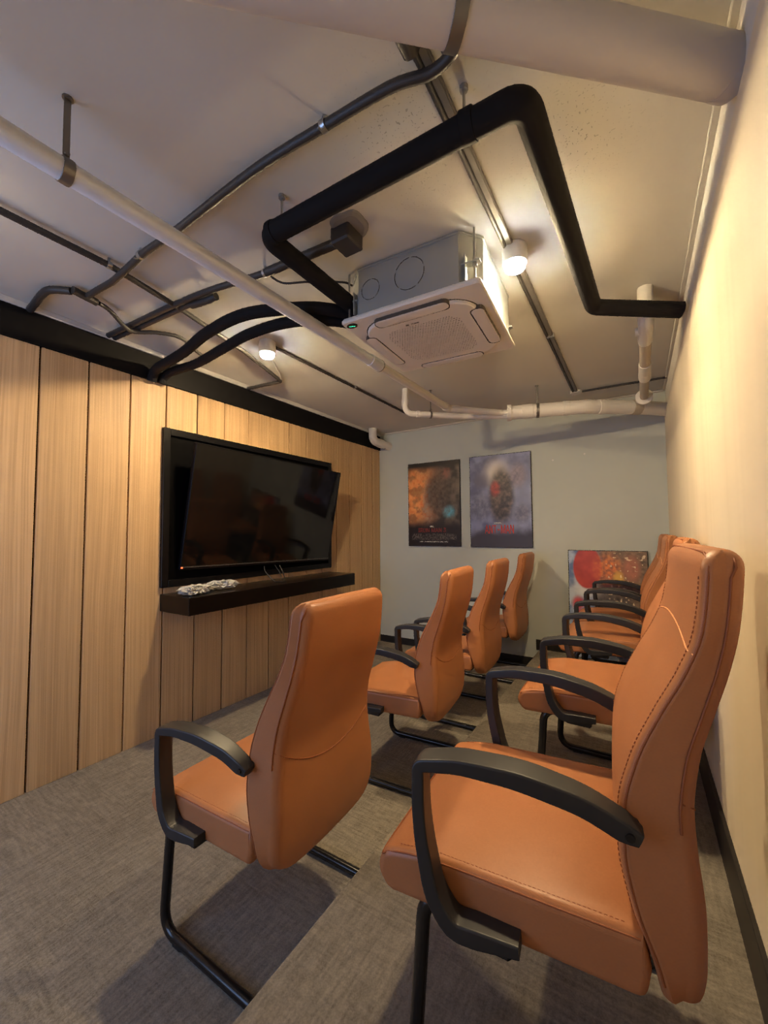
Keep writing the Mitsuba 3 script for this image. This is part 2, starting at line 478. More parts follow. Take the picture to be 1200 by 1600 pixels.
def leg_mesh(s):
    P = rounded([(0.30, s * 0.185, 0.374), (0.10, s * 0.205, 0.372), (0.014, s * 0.236, 0.364), (-0.012, s * 0.24, 0.0165), (0.44, s * 0.24, 0.0165)], [0.06, 0.055, 0.065], 10)
    return tube(P, 0.0145, 14)


CH['seat'] = mikit.ply(seat_mesh(), 'm_leather', 40)
CH['seat__piping'] = mikit.ply(seat_seam(), 'm_seam', True)
CH['backrest'] = mikit.ply(_bm, 'm_leather', 50)
CH['backrest__piping'] = mikit.ply(back_piping(True), 'm_seam', True)
CH['backrest__piping_001'] = mikit.ply(back_piping(False), 'm_seam', True)
CH['backrest__headrest_seam'] = mikit.ply(surf_seam(0.925, -0.030, False, 0.0017), 'm_stitch', True)
CH['backrest__lumbar_seam'] = mikit.ply(surf_seam(0.590, 0.075, True, 0.0016), 'm_seam', True)
def stitches(paths, pitch=0.0080, dash=0.0048, r=0.0008):
    ms = []
    for P in paths:
        P = np.array(P)
        seg = np.r_[0, np.cumsum(np.linalg.norm(np.diff(P, axis=0), axis=1))]
        at = lambda q: np.array([np.interp(q, seg, P[:, k]) for k in range(3)])
        for q in np.arange(0.004, seg[-1] - dash, pitch):
            ms.append(tube([at(q), at(q + dash / 2), at(q + dash)], r, 4))
    return cat(*ms)


def pad_line(sgn, inset=0.0165):
    L = []
    for z in np.linspace(0.44, 1.02, 40):
        w = _half(z)
        y = w - inset
        L.append((float(_fx(z)) - 0.007 * (1 - (y / w) ** 2) - 0.0002, sgn * y, z))
    return L


CH['backrest__stitching'] = mikit.ply(stitches([pad_line(-1), pad_line(1)]), 'm_seam')
CH['seat__stitching'] = mikit.ply(stitches([[(x, sy * 0.232, float(np.interp(x, [-0.05, 0.0, 0.03, 0.20, 0.388], [0.4385, 0.4465, 0.4525, 0.4565, 0.4615])) + 0.0016) for x in np.linspace(-0.045, 0.37, 30)] for sy in (-1, 1)]), 'm_seam')
for i, s in enumerate((-1, 1)):
    n = '' if i == 0 else '_001'
    CH['armrest' + n] = mikit.ply(arm_mesh(s), 'm_plastic', 45)
    CH['leg' + n] = mikit.ply(leg_mesh(s), 'm_black_metal', 40)
    CH['armrest' + n + '__bolt'] = mikit.ply(cyl((0.374, s * 0.262, 0.622), (0.374, s * 0.2745, 0.622), 0.0065, 12), 'm_black_metal', 40)
CH['crossbar'] = mikit.ply(cyl((0.30, -0.19, 0.374), (0.30, 0.19, 0.374), 0.0125, 12), 'm_black_metal', 40)
CH['seat_pan'] = mikit.ply(box(0.05, 0.38, -0.17, 0.17, 0.345, 0.392, 0.01), 'm_plastic')
CH['back_bracket'] = mikit.ply(box(0.33, 0.435, -0.13, 0.13, 0.350, 0.402, 0.008), 'm_plastic')
for i, (gx, s) in enumerate(((0.405, -1), (0.405, 1), (0.07, -1), (0.07, 1))):
    CH['foot_glide' + ('' if i == 0 else f'_{i:03d}')] = mikit.ply(box(gx - 0.02, gx + 0.02, s * 0.24 - 0.012, s * 0.24 + 0.012, 0.0, 0.012, 0.003), 'm_plastic')
ROWS = [
    (1.258, 0.993, 0.0, 0.7, 'tan leather high-back visitor chair on the lower floor, nearest the camera in the front row', 'front row of chairs'),
    (1.241, 1.953, 0.0, 4.2, 'tan leather high-back chair on the lower floor, second from the camera in the front row', 'front row of chairs'),
    (1.228, 2.722, 0.0, 2.0, 'tan leather high-back chair on the lower floor, third from the camera in the front row', 'front row of chairs'),
    (1.208, 3.640, 0.0, 0.7, 'shaded tan leather chair of the front row, farthest one, close to the back wall', 'front row of chairs'),
    (2.137, 0.993, PZ, 3.3, 'largest tan leather chair in view, on the carpeted platform at the lower right', 'back row of chairs'),
    (2.192, 2.000, PZ, -0.5, 'tan leather chair on the platform, second from the camera in the back row', 'back row of chairs'),
    (2.196, 2.965, PZ, 0.0, 'tan leather chair on the platform, third from the camera in the back row', 'back row of chairs'),
    (2.198, 3.575, PZ, 0.0, 'farthest tan leather chair on the platform, in front of the leaning colourful poster', 'back row of chairs'),
]
for i, (x, y, z, rz, lab, grp) in enumerate(ROWS):
    root = 'visitor_chair' + ('' if i == 0 else f'_{i:03d}')
    M = T().translate([x, y, z]).rotate([0, 0, 1], rz)
    for part, d in CH.items():
        put(f'{root}__{part}', d, None, to_world=M)
        if part.endswith('stitching'):
            tag(f'{root}__{part}', kind='stuff')
    tag(root, lab, 'chair', grp)

# ------------------------------------------------------------------ television wall
FY0, FY1, FZ0, FZ1 = 1.404, 3.058, 0.912, 1.930
bw = 0.045
put('tv_surround__frame', cat(box(0.0005, 0.024, FY0, FY0 + bw, FZ0, FZ1, 0.002), box(0.0005, 0.024, FY1 - bw, FY1, FZ0, FZ1, 0.002),
                              box(0.0005, 0.024, FY0 + bw, FY1 - bw, FZ1 - bw, FZ1, 0.002), box(0.0005, 0.024, FY0 + bw, FY1 - bw, FZ0, FZ0 + bw, 0.002)), 'm_gloss_black')
put('tv_surround__back_panel', box(0.0003, 0.008, FY0 + bw - 0.002, FY1 - bw + 0.002, FZ0 + bw - 0.002, FZ1 - bw + 0.002), 'm_recess_black')
tag('tv_surround', 'black rectangular surround panel on the wooden wall behind the tilted television', 'panel')
# tv: centre, tilt, yaw, roll as measured
TVW, TVH = 1.45, 0.83
tvM = T().translate([0.125, 2.240, 1.412]).rotate([0, 0, 1], math.degrees(-0.014)).rotate([0, 1, 0], math.degrees(0.172)).rotate([1, 0, 0], math.degrees(-0.017))
put('television__screen', box(0.0, 0.003, -TVW / 2 + 0.008, TVW / 2 - 0.008, -TVH / 2 + 0.022, TVH / 2 - 0.008), 'm_screen', to_world=tvM)
put('television__housing', box(-0.028, -0.0003, -TVW / 2, TVW / 2, -TVH / 2, TVH / 2, 0.003), 'm_gloss_black', to_world=tvM)
e = 0.008
put('television__bezel', cat(box(-0.002, 0.005, -TVW / 2, -TVW / 2 + e, -TVH / 2, TVH / 2, 0.001), box(-0.002, 0.005, TVW / 2 - e, TVW / 2, -TVH / 2, TVH / 2, 0.001),
                             box(-0.002, 0.005, -TVW / 2 + e, TVW / 2 - e, TVH / 2 - e, TVH / 2, 0.001), box(-0.002, 0.004, -TVW / 2 + e, TVW / 2 - e, -TVH / 2, -TVH / 2 + 0.015, 0.001)), 'm_gloss_black', to_world=tvM)
tag(put('television__silver_strip', box(-0.001, 0.007, -TVW / 2 + e, TVW / 2 - e, -TVH / 2 + 0.014, -TVH / 2 + 0.0225, 0.001), 'm_bezel', to_world=tvM), 'thin silver strip under the screen')
put('television__standby_light', box(0.002, 0.009, -TVW / 2 + 0.002, -TVW / 2 + 0.014, -TVH / 2 + 0.012, -TVH / 2 + 0.022), 'm_print_red', to_world=tvM,
    emitter={'type': 'area', 'radiance': {'type': 'rgb', 'value': [1.6, 0.16, 0.05]}})
put('television__wall_mount', cat(cyl((0.005, 2.10, 1.52), (0.11, 2.12, 1.46), 0.02, 10), cyl((0.005, 2.36, 1.52), (0.11, 2.36, 1.46), 0.02, 10), box(0.004, 0.03, 2.0, 2.46, 1.44, 1.60)), 'm_plastic', 40)
tag('television', 'large dark flat television tilted forward on the wooden wall above the black shelf', 'television')
SX = 0.31
put('wall_shelf__board', box(0.0005, SX, 1.41, 3.05, 0.767, 0.872, 0.003), 'm_shelf')
tag('wall_shelf', 'thick black floating shelf on the wooden wall under the television', 'shelf')
# two remotes in crumpled plastic
def crumple(lx, ly, lz, seed):
    m = trimesh.creation.icosphere(subdivisions=5)
    v = m.vertices
    v = np.sign(v) * np.abs(v) ** 0.62
    v = v * [lx / 2, ly / 2, lz / 2]
    n = meshkit.fbm(v * 70 + seed * 10, 3, seed) - 0.5
    q = meshkit.noise(v * 160 + seed, seed + 5) - 0.5
    v = v * (1 + 0.75 * n[:, None] + 0.35 * q[:, None])
    ends = np.clip(np.abs(v[:, 1]) / (ly / 2) - 0.7, 0, 1)
    v[:, 2] *= 1 - 1.2 * ends
    v[:, 2] -= v[:, 2].min()
    return trimesh.Trimesh(v, m.faces, process=False)
for i, (x, y, rz, lab) in enumerate(((0.205, 1.515, 10, 'remote control in crumpled clear plastic on the black shelf, nearer the camera'), (0.150, 1.745, -8, 'remote control in crumpled clear plastic on the black shelf, farther from the camera'))):
    r = 'wrapped_remote' + ('' if i == 0 else '_001')
    M = T().translate([x, y, 0.872]).rotate([0, 0, 1], rz)
    put(r + '__wrapper', crumple(0.090, 0.205, 0.050, 3 + i), 'm_wrap', to_world=M)
    put(r + '__handset', box(-0.02, 0.02, -0.075, 0.075, 0.008, 0.030, 0.004), 'm_grey_box', to_world=M)
    tag(r, lab, 'remote control', 'wrapped remotes on the shelf')
# cable loop below the television
put('power_cable', cat(tube(smooth_path([(0.06, 2.19, 0.99), (0.10, 2.17, 0.95), (0.17, 2.17, 0.90), (0.20, 2.19, 0.878), (0.17, 2.30, 0.877), (0.09, 2.36, 0.93), (0.05, 2.36, 0.985)], 8), 0.004, 8),
                       tube(smooth_path([(0.05, 2.31, 0.99), (0.10, 2.31, 0.94), (0.15, 2.30, 0.878)], 8), 0.003, 8)), 'm_plastic', 40)
tag('power_cable', 'thin black cable loop hanging under the television onto the shelf', 'cable')

# ------------------------------------------------------------------ posters
def blob(u, v, cx, cy, rx, ry, soft=0.35):
    d = dr.sqrt(dr.square((u - cx) / rx) + dr.square((v - cy) / ry))
    return 1 - smoothstep(1 - soft, 1 + soft, d)


def art_one(p, n, uv):            # warm glow at the left, dark mass in the middle, a cool spot low at the right
    u, v = uv.x, uv.y
    nn = fbm(u * 9, v * 12, 1.0, octaves=3)
    n2 = fbm(u * 26, v * 34, 4.0, octaves=2)
    c = mix((0.16, 0.125, 0.10), (0.035, 0.032, 0.030), smoothstep(0.25, 0.75, nn))
    g = blob(u, v, 0.05, 0.62, 0.52, 0.36, 0.55)
    c = mix(c, mix((0.72, 0.21, 0.05), (0.90, 0.42, 0.15), n2), g * (0.55 + 0.45 * smoothstep(0.35, 0.6, 1 - nn)))
    c = mix(c, (0.42, 0.29, 0.21), blob(u, v, 0.40, 0.50, 0.10, 0.22, 0.6) * n2 * 1.3)
    c = mix(c, mix((0.028, 0.026, 0.028), (0.15, 0.115, 0.09), n2), blob(u, v, 0.58, 0.62, 0.22, 0.24, 0.4) * 0.9)
    c = mix(c, (0.34, 0.12, 0.085), blob(u, v, 0.76, 0.86, 0.08, 0.06, 0.7) * n2)
    c = mix(c, (0.12, 0.42, 0.55), blob(u, v, 0.80, 0.40, 0.10, 0.06, 0.7) * (0.1 + n2))
    c = mix(c, (0.020, 0.014, 0.014), (1 - smoothstep(0.20, 0.34, v + 0.05 * (nn - 0.5))))
    c = mix(c, (0.030, 0.026, 0.024), smoothstep(0.90, 0.97, v))
    rows = smoothstep(0.5, 0.6, dr.abs(dr.sin(v * 260.0))) * smoothstep(0.42, 0.55, noise(u * 90, dr.floor(v * 82.0), 3.0))
    c = mix(c, (0.16, 0.14, 0.13), rows * smoothstep(0.065, 0.075, v) * (1 - smoothstep(0.142, 0.150, v)) * smoothstep(0.06, 0.08, u) * (1 - smoothstep(0.92, 0.94, u)))
    return c


def art_two(p, n, uv):            # blue haze with a bright burst and a dark upright mass
    u, v = uv.x, uv.y
    nn = fbm(u * 7, v * 10, 2.0, octaves=3)
    n2 = fbm(u * 24, v * 32, 6.0, octaves=2)
    c = mix((0.10, 0.115, 0.24), (0.25, 0.28, 0.46), smoothstep(0.2, 0.8, nn))
    c = mix(c, (0.36, 0.40, 0.58), blob(u, v, 0.85, 0.55, 0.35, 0.35, 0.8) * 0.5)
    c = mix(c, (0.85, 0.78, 0.68), blob(u, v, 0.45, 0.80, 0.16, 0.12, 0.9) * 0.85)
    c = mix(c, (0.14, 0.13, 0.20), blob(u, v, 0.20, 0.74, 0.12, 0.09, 0.5) * 0.6)
    c = mix(c, mix((0.10, 0.08, 0.11), (0.42, 0.32, 0.36), n2), blob(u, v, 0.80, 0.76, 0.13, 0.12, 0.5) * 0.7)
    c = mix(c, mix((0.05, 0.06, 0.12), (0.26, 0.27, 0.38), n2), blob(u, v, 0.16, 0.44, 0.17, 0.15, 0.5) * 0.75)
    c = mix(c, mix((0.05, 0.06, 0.12), (0.30, 0.29, 0.38), n2), blob(u, v, 0.85, 0.36, 0.13, 0.09, 0.5) * 0.7)
    c = mix(c, mix((0.022, 0.020, 0.022), (0.18, 0.13, 0.11), n2 * n2 * 1.6), blob(u, v, 0.53, 0.55, 0.20, 0.30, 0.28) * 0.95)
    c = mix(c, (0.50, 0.06, 0.05), blob(u, v, 0.43, 0.63, 0.075, 0.075, 0.5) * (0.35 + 0.8 * n2))
    c = mix(c, (0.050, 0.045, 0.065), (1 - smoothstep(0.12, 0.27, v + 0.06 * (nn - 0.5) + 0.12 * (u - 0.55) * (u - 0.55))))
    return c


def art_three(p, n, uv):          # a red mass upper left on blue, fire tones and browns at the right
    u, v = uv.x, uv.y
    nn = fbm(u * 9, v * 13, 3.0, octaves=3)
    n2 = fbm(u * 30, v * 44, 8.0, octaves=2)
    c = mix((0.12, 0.19, 0.40), (0.46, 0.55, 0.72), smoothstep(0.25, 0.75, nn) * (1 - 0.5 * u))
    c = mix(c, mix((0.10, 0.075, 0.06), (0.34, 0.22, 0.15), n2), smoothstep(0.30, 0.44, u + 0.15 * (nn - 0.5)) * smoothstep(0.30, 0.62, v + 0.4 * (u - 0.4)))
    c = mix(c, (0.70, 0.72, 0.78), blob(u, v, 0.27, 0.62, 0.20, 0.06, 0.9) * 0.8)
    c = mix(c, mix((0.36, 0.045, 0.050), (0.55, 0.085, 0.075), nn), blob(u, v, 0.25, 0.84, 0.19, 0.20, 0.07))
    c = mix(c, mix((0.62, 0.13, 0.07), (0.80, 0.28, 0.07), n2), blob(u, v, 0.52, 0.83, 0.15, 0.12, 0.7) * (0.3 + n2))
    c = mix(c, (0.70, 0.42, 0.10), blob(u, v, 0.65, 0.755, 0.06, 0.055, 0.6))
    c = mix(c, mix((0.55, 0.21, 0.14), (0.36, 0.13, 0.09), n2), blob(u, v, 0.81, 0.84, 0.10, 0.11, 0.5) * 0.85)
    c = mix(c, (0.47, 0.20, 0.15), blob(u, v, 0.50, 0.70, 0.055, 0.04, 0.5) * 0.85)
    c = mix(c, (0.50, 0.07, 0.10), blob(u, v, 0.12, 0.50, 0.075, 0.06, 0.5))
    c = mix(c, (0.50, 0.07, 0.10), blob(u, v, 0.14, 0.38, 0.05, 0.06, 0.5))
    c = mix(c, mix((0.020, 0.022, 0.028), (0.12, 0.10, 0.10), n2), blob(u, v, 0.58, 0.46, 0.26, 0.18, 0.35) * 0.92)
    c = mix(c, (0.52, 0.27, 0.19), blob(u, v, 0.70, 0.43, 0.07, 0.06, 0.5) * 0.9)
    s = smoothstep(0.80, 0.88, noise(u * 34, v * 50, 2.0)) * smoothstep(0.4, 0.6, u)
    return mix(c, (0.90, 0.75, 0.55), s * 0.7)


for nm, fn in (('m_art_one', art_one), ('m_art_two', art_two), ('m_art_three', art_three)):
    plain(nm, mikit.proc(fn), 0.42, spec=0.35)


def card(w, h):
    v = np.array([[-w / 2, 0, -h / 2], [w / 2, 0, -h / 2], [w / 2, 0, h / 2], [-w / 2, 0, h / 2]])
    m = trimesh.Trimesh(v, [[0, 1, 2], [0, 2, 3]], process=False)
    return m, np.array([[0, 0], [1, 0], [1, 1], [0, 1]], float)


def line_text(txt, h, w, cx, z, bold=True):
    """Upright lettering facing -y, centred on cx, stretched to width w."""
    m = meshkit.text_mesh(txt, h, 0.0012, bold)
    b = m.bounds
    m.apply_translation([-(b[0][0] + b[1][0]) / 2, -b[0][1], 0])
    m.apply_scale([w / (b[1][0] - b[0][0]), h / (b[1][1] - b[0][1]), 1])
    v = m.vertices
    m.vertices = np.stack([v[:, 0] + cx, -v[:, 2], v[:, 1] + z], 1)
    m.fix_normals()
    return m


def poster(root, w, h, art, M, th=0.022):
    put(root + '__board', box(-w / 2, w / 2, 0.0006, th, -h / 2, h / 2, 0.0015), 'm_poster_edge', to_world=M)
    m, uv = card(w - 0.010, h - 0.010)
    scene[root + '__print'] = dict(mikit.ply(m, art, False, uv=uv), to_world=M)


def on_wall(x, z, th=0.022):
    return T().translate([x, D - th - 0.0004, z])


k = 1.085
M1 = on_wall((0.358 + 0.922) / 2 * k, (1.848 + 1.009) / 2 * k)
w1, h1 = (0.922 - 0.358) * k, (1.848 - 1.009) * k
poster('movie_poster', w1, h1, 'm_art_one', M1)
tag(put('movie_poster__title', line_text('IRON MAN 3', 0.048, 0.33, -0.02, -h1 / 2 + 0.148), 'm_print_dark_red', to_world=M1), 'dark red title lettering')
tag(put('movie_poster__studio_mark', line_text('MARVEL', 0.014, 0.05, -0.02, -h1 / 2 + 0.205), 'm_print_white', to_world=M1), 'tiny white lettering')
tag(put('movie_poster__tagline', line_text('IN THEATERS IN 3D', 0.011, 0.33, 0.0, -h1 / 2 + 0.043), 'm_print_white', to_world=M1), 'line of tiny white lettering')
tag('movie_poster', 'dark poster with an orange glow, left one of the two on the back wall', 'poster')
M2 = on_wall((1.019 + 1.579) / 2 * k, (1.854 + 1.007) / 2 * k)
w2, h2 = (1.579 - 1.019) * k, (1.854 - 1.007) * k
poster('movie_poster_001', w2, h2, 'm_art_two', M2)
tag(put('movie_poster_001__title', line_text('ANT-MAN', 0.085, 0.285, -0.01, -h2 / 2 + 0.135), 'm_print_red', to_world=M2), 'bold red title lettering')
tag(put('movie_poster_001__studio_mark', line_text('MARVEL', 0.015, 0.075, -0.02, -h2 / 2 + 0.232), 'm_print_white', to_world=M2), 'tiny white lettering')
tag('movie_poster_001', 'blue poster with bold red lettering, right of the two on the back wall', 'poster')
tilt = 4.5
h3, w3 = 0.92, 0.598
M3 = T().translate([(2.016 + 2.605) / 2 + 0.003, D - 0.061, PZ + 0.461]).rotate([1, 0, 0], -tilt)
poster('movie_poster_002', w3, h3, 'm_art_three', M3)
tag('movie_poster_002', 'colourful red and blue poster leaning on the back wall behind the back row', 'poster')

# ------------------------------------------------------------------ ceiling lamps
lamp_prof = [(0.001, H - 0.001), (0.046, H - 0.001), (0.049, H - 0.006), (0.050, H - 0.068), (0.047, H - 0.073), (0.043, H - 0.073), (0.042, H - 0.069), (0.001, H - 0.070)]
for i, (x, y, dim) in enumerate(LAMPS):
    r = 'ceiling_lamp' + ('' if i == 0 else f'_{i:03d}')
    put(r + '__housing', lathe(lamp_prof), 'm_lamp_body', 35, to_world=T().translate([x, y, 0]))
    lens = lathe([(0.001, H - 0.0705), (0.0405, H - 0.0705), (0.0405, H - 0.090), (0.036, H - 0.096), (0.022, H - 0.099), (0.001, H - 0.100)])
    put(r + '__lens', lens, 'm_white_paint', to_world=T().translate([x, y, 0]), emitter={'type': 'area', 'radiance': {'type': 'rgb', 'value': [c * dim for c in LAMP_RGB]}})
    lab = ['lit round white downlight on the ceiling beside the air conditioner', 'lit round white downlight on the ceiling near the wooden wall', 'round white downlight on the ceiling behind the camera, right side', 'round white downlight on the ceiling behind the camera, left side'][i]
    tag(r, lab, 'ceiling lamp')

# ------------------------------------------------------------------ cassette air conditioner
AC = T().translate([1.765, 1.700, 0]).rotate([0, 0, 1], 3.0)
hb, hp, zp = 0.300, 0.313, 2.168
oct_ = [(-hb + .075, -hb), (hb - .075, -hb), (hb, -hb + .075), (hb, hb - .075), (hb - .075, hb), (-hb + .075, hb), (-hb, hb - .075), (-hb, -hb + .075)]
put('air_conditioner__casing', loft([[(x, y, z) for x, y in oct_] for z in (zp + 0.020, H - 0.006)]), 'm_galv', to_world=AC)
put('air_conditioner__casing__rim', cat(loft([[(x * 1.012, y * 1.012, z) for x, y in oct_] for z in (H - 0.013, H - 0.004)]), loft([[(x * 1.012, y * 1.012, z) for x, y in oct_] for z in (zp + 0.0201, zp + 0.034)])), 'm_galv', to_world=AC)
def ring_flat(c, r, w, th=0.0016, gaps=5):
    """A scored knockout circle on the near (-y) face: broken arcs."""
    ms = []
    for g in range(gaps):
        a = np.linspace(g, g + 0.86, 9) * 2 * math.pi / gaps + 0.3
        ms.append(tube(np.stack([c[0] + r * np.cos(a), np.full(9, -hb - 0.0004), c[1] + r * np.sin(a)], 1), w, 6))
    return cat(*ms)
put('air_conditioner__casing__knockout', ring_flat((0.018, 2.300), 0.066, 0.0016), 'm_ac_dark', to_world=AC)
put('air_conditioner__casing__knockout_001', ring_flat((-0.165, 2.290), 0.044, 0.0014), 'm_ac_dark', to_world=AC)
# panel: square plate with a raised rounded centre
pl = rrect(2 * hp, 2 * hp, 0.018, 5)
put('air_conditioner__panel', loft([np.c_[pl * s, np.full(len(pl), z)] for s, z in ((0.985, zp + 0.022), (1, zp + 0.014), (1, zp + 0.006), (0.985, zp))]), 'm_ac_white', 30, to_world=AC)
# dark slot around the centre, then the centre plate
sl = rrect(0.527, 0.527, 0.13, 9)
put('air_conditioner__slot', loft([np.c_[sl * s, np.full(len(sl), z)] for s, z in ((1.0, zp + 0.004), (1.0, zp - 0.0012))]), 'm_ac_dark', to_world=AC)
ce = rrect(0.515, 0.515, 0.12, 9)
put('air_conditioner__centre_plate', loft([np.c_[ce * s, np.full(len(ce), z)] for s, z in ((1.0, zp + 0.002), (1.0, zp - 0.010), (0.985, zp - 0.015), (0.95, zp - 0.016))]), 'm_ac_white', 30, to_world=AC)
for q in range(4):
    vane = rrect(0.33, 0.052, 0.022, 6)
    Mq = AC.rotate([0, 0, 1], 90 * q)
    put('air_conditioner__louver', loft([np.c_[vane[:, 0] * s, vane[:, 1] * s - 0.252, np.full(len(vane), z)] for s, z in ((1, zp + 0.002), (1, zp - 0.0165), (0.93, zp - 0.0195))]), 'm_ac_white', 30, to_world=Mq)
    edge = rrect(0.338, 0.058, 0.025, 6)
    put('air_conditioner__louver_gap', loft([np.c_[edge[:, 0], edge[:, 1] - 0.2495, np.full(len(edge), z)] for z in (zp + 0.001, zp - 0.0166)]), 'm_ac_dark', to_world=Mq)
# intake grille: rows of small openings
hs = []
tri = []
NN = 27
vv, ff = [], []
for i in range(NN):
    for j in range(NN):
        x, y = (i - (NN - 1) / 2) * 0.0128 + (0.0032 if j % 2 else -0.0032), (j - (NN - 1) / 2) * 0.0128
        if max(abs(x), abs(y)) > 0.172 or abs(x) + abs(y) > 0.305:
            continue
        s, c = 0.0042, len(vv)
        z = zp - 0.0163
        vv += [(x - s, y, z), (x, y - s * 0.8, z), (x + s, y, z), (x, y + s * 0.8, z)]
        ff += [(c, c + 2, c + 1), (c, c + 3, c + 2)]
tag(put('air_conditioner__grille', trimesh.Trimesh(np.array(vv), np.array(ff), process=False), 'm_ac_dark', to_world=AC), 'perforated intake grille', kind='stuff')
# display with green digits, brand dot
a = np.arange(24) * 2 * math.pi / 24
dx, dy = -hp + 0.040, -hp + 0.034
oval = np.stack([dx + 0.026 * np.cos(a), dy + 0.0175 * np.sin(a)], 1)
put('air_conditioner__display', loft([np.c_[oval, np.full(24, z)] for z in (zp + 0.001, zp - 0.003)]), 'm_display', to_world=AC)
put('air_conditioner__display__indicator', cat(*[box(dx + ox - 0.0028, dx + ox + 0.0028, dy + oy - 0.0022, dy + oy + 0.0022, zp - 0.0045, zp - 0.0031) for ox, oy in ((-0.010, -0.003), (-0.003, 0.0), (0.003, 0.001), (0.010, 0.004))]), 'm_display',
    to_world=AC, emitter={'type': 'area', 'radiance': {'type': 'rgb', 'value': [0.03, 0.55, 0.28]}})
dot = np.stack([-0.045 + 0.008 * np.cos(a), -0.188 + 0.006 * np.sin(a)], 1)
word = meshkit.text_mesh('TRANE', 0.0085, 0.001, True)
word.apply_translation([-0.030, 0, 0])
wv = word.vertices
word.vertices = np.stack([wv[:, 0], -wv[:, 1] - 0.183, zp - 0.0162 - wv[:, 2]], 1)
put('air_conditioner__brand_mark', cat(loft([np.c_[dot, np.full(24, z)] for z in (zp - 0.015, zp - 0.0172)]), word), 'm_ac_dark', to_world=AC)
for cx, cy in ((-1, -1), (1, -1), (1, 1), (-1, 1)):
    bx, by = cx * (hb - 0.016), cy * (hb - 0.016)
    nm = put('air_conditioner__hanger_bracket', cat(box(min(bx - cx * .05, bx + cx * .022), max(bx - cx * .05, bx + cx * .022), by - 0.014, by + 0.014, 2.262, 2.268), box(bx - cx * .034 - .002, bx - cx * .034 + .002, by - 0.018, by + 0.018, 2.20, 2.30)), 'm_galv', to_world=AC)
    put('air_conditioner__threaded_rod', cyl((bx, by, 2.195), (bx, by, H), 0.0045, 10), 'm_steel', 40, to_world=AC)
    put('air_conditioner__nut', cat(cyl((bx, by, 2.250), (bx, by, 2.261), 0.010, 6), cyl((bx, by, 2.269), (bx, by, 2.280), 0.010, 6)), 'm_steel', to_world=AC)
tag('air_conditioner', 'square cassette air conditioner hung under the ceiling with grey casing and cream grille panel', 'air conditioner')

# ------------------------------------------------------------------ big pipe overhead at the right
d1 = np.array([-0.7527, -0.6583, 0.010]); d1 /= np.linalg.norm(d1)
pA = np.array([2.772, 1.156, 2.287])
put('overhead_pipe__tube', tube(np.array([pA + d1 * s for s in np.linspace(0, 2.6, 12)]), 0.055, 28), 'm_duct', 40)
put('overhead_pipe__wall_collar', tube(np.array([pA + d1 * s for s in (0.0, 0.02, 0.034)]), [0.0562, 0.0562, 0.0555], 28), 'm_duct', 40)
sc = pA + d1 * 0.66
v1 = np.cross(d1, [0, 0, 1]); v1 /= np.linalg.norm(v1); v2 = np.cross(d1, v1)
aa = np.linspace(0, 2 * math.pi, 33)
put('overhead_pipe__hanger_strap', ribbon(np.array([sc + 0.0575 * (math.cos(t) * v1 + math.sin(t) * v2) for t in aa]), 0.028, 0.003, 0.001, d1), 'm_strap', 40)
put('overhead_pipe__hanger_rod', cyl(sc + [0, 0, 0.055], [sc[0], sc[1], H], 0.005, 10), 'm_steel', 40)
tag('overhead_pipe', 'wide taupe painted pipe crossing the top right corner into the right wall', 'pipe')


def strap(root, p, axis, r, w=0.022, top=H, mat='m_strap', key='hanger_strap'):
    """A metal band round a pipe with a drop strip up to the ceiling."""
    p, axis = np.array(p, float), np.array(axis, float)
    axis /= np.linalg.norm(axis)
    s = np.cross(axis, [0, 0, 1]); s /= np.linalg.norm(s)
    u = np.cross(s, axis)
    pts = [p + (r + 0.002) * (math.cos(t) * s + math.sin(t) * u) for t in np.linspace(math.radians(100), math.radians(440), 30)]
    band = ribbon(np.array(pts), w, 0.0025, 0.001, axis)
    drop = ribbon(np.array([p + u * r + s * 0.002, (p + u * r + [p[0], p[1], top]) / 2, [p[0], p[1], top]]), w * 0.62, 0.0025, 0.001, axis)
    bolt = cyl(p + u * (r + 0.014) - s * 0.018, p + u * (r + 0.014) + s * 0.012, 0.006, 8)
    plate = cyl((p[0], p[1], top - 0.004), (p[0], p[1], top), 0.013, 10)
    return put(f'{root}__{key}', cat(band, drop, bolt, plate), mat, 40)


# ------------------------------------------------------------------ long white drain pipe
zd = 2.20
R1 = 0.029
put('white_pipe__run', tube(np.array([(1.30 + 0.033 * (y + 1.0) / 3.0, y, zd) for y in np.linspace(YN + 0.002, 1.90, 12)]), R1, 22), 'm_pvc_cool_tint', 40)
put('white_pipe__collar', collar((1.333, 1.80, zd), (1.333, 1.905, zd), 0.0335), 'm_pvc_cool_tint', 40)
put('white_pipe__collar_ring', tube(np.array([(1.333, 1.900, zd), (1.333, 1.903, zd), (1.333, 1.907, zd)]), 0.0345, 20), 'm_grey_box', 40)
run2 = rounded([(1.333, 1.89, zd), (1.343, 2.87, zd), (1.66, 3.225, zd), (1.70, 3.240, zd)], [0.05, 0.05], 6)
put('white_pipe__lower_run', tube(run2, 0.0255, 20), 'm_pvc', 40)
put('white_pipe__elbow', collar((1.342, 2.80, zd), (1.343, 2.872, zd), 0.031), 'm_pvc', 40)
put('white_pipe__elbow_001', collar((1.345, 2.872, zd), (1.40, 2.934, zd), 0.031), 'm_pvc', 40)
strap('white_pipe', (1.316, 0.414, zd), (0, 1, 0), R1, 0.026)
tag('white_pipe', 'long straight white plastic pipe running under the ceiling from upper left towards the back wall', 'pipe')

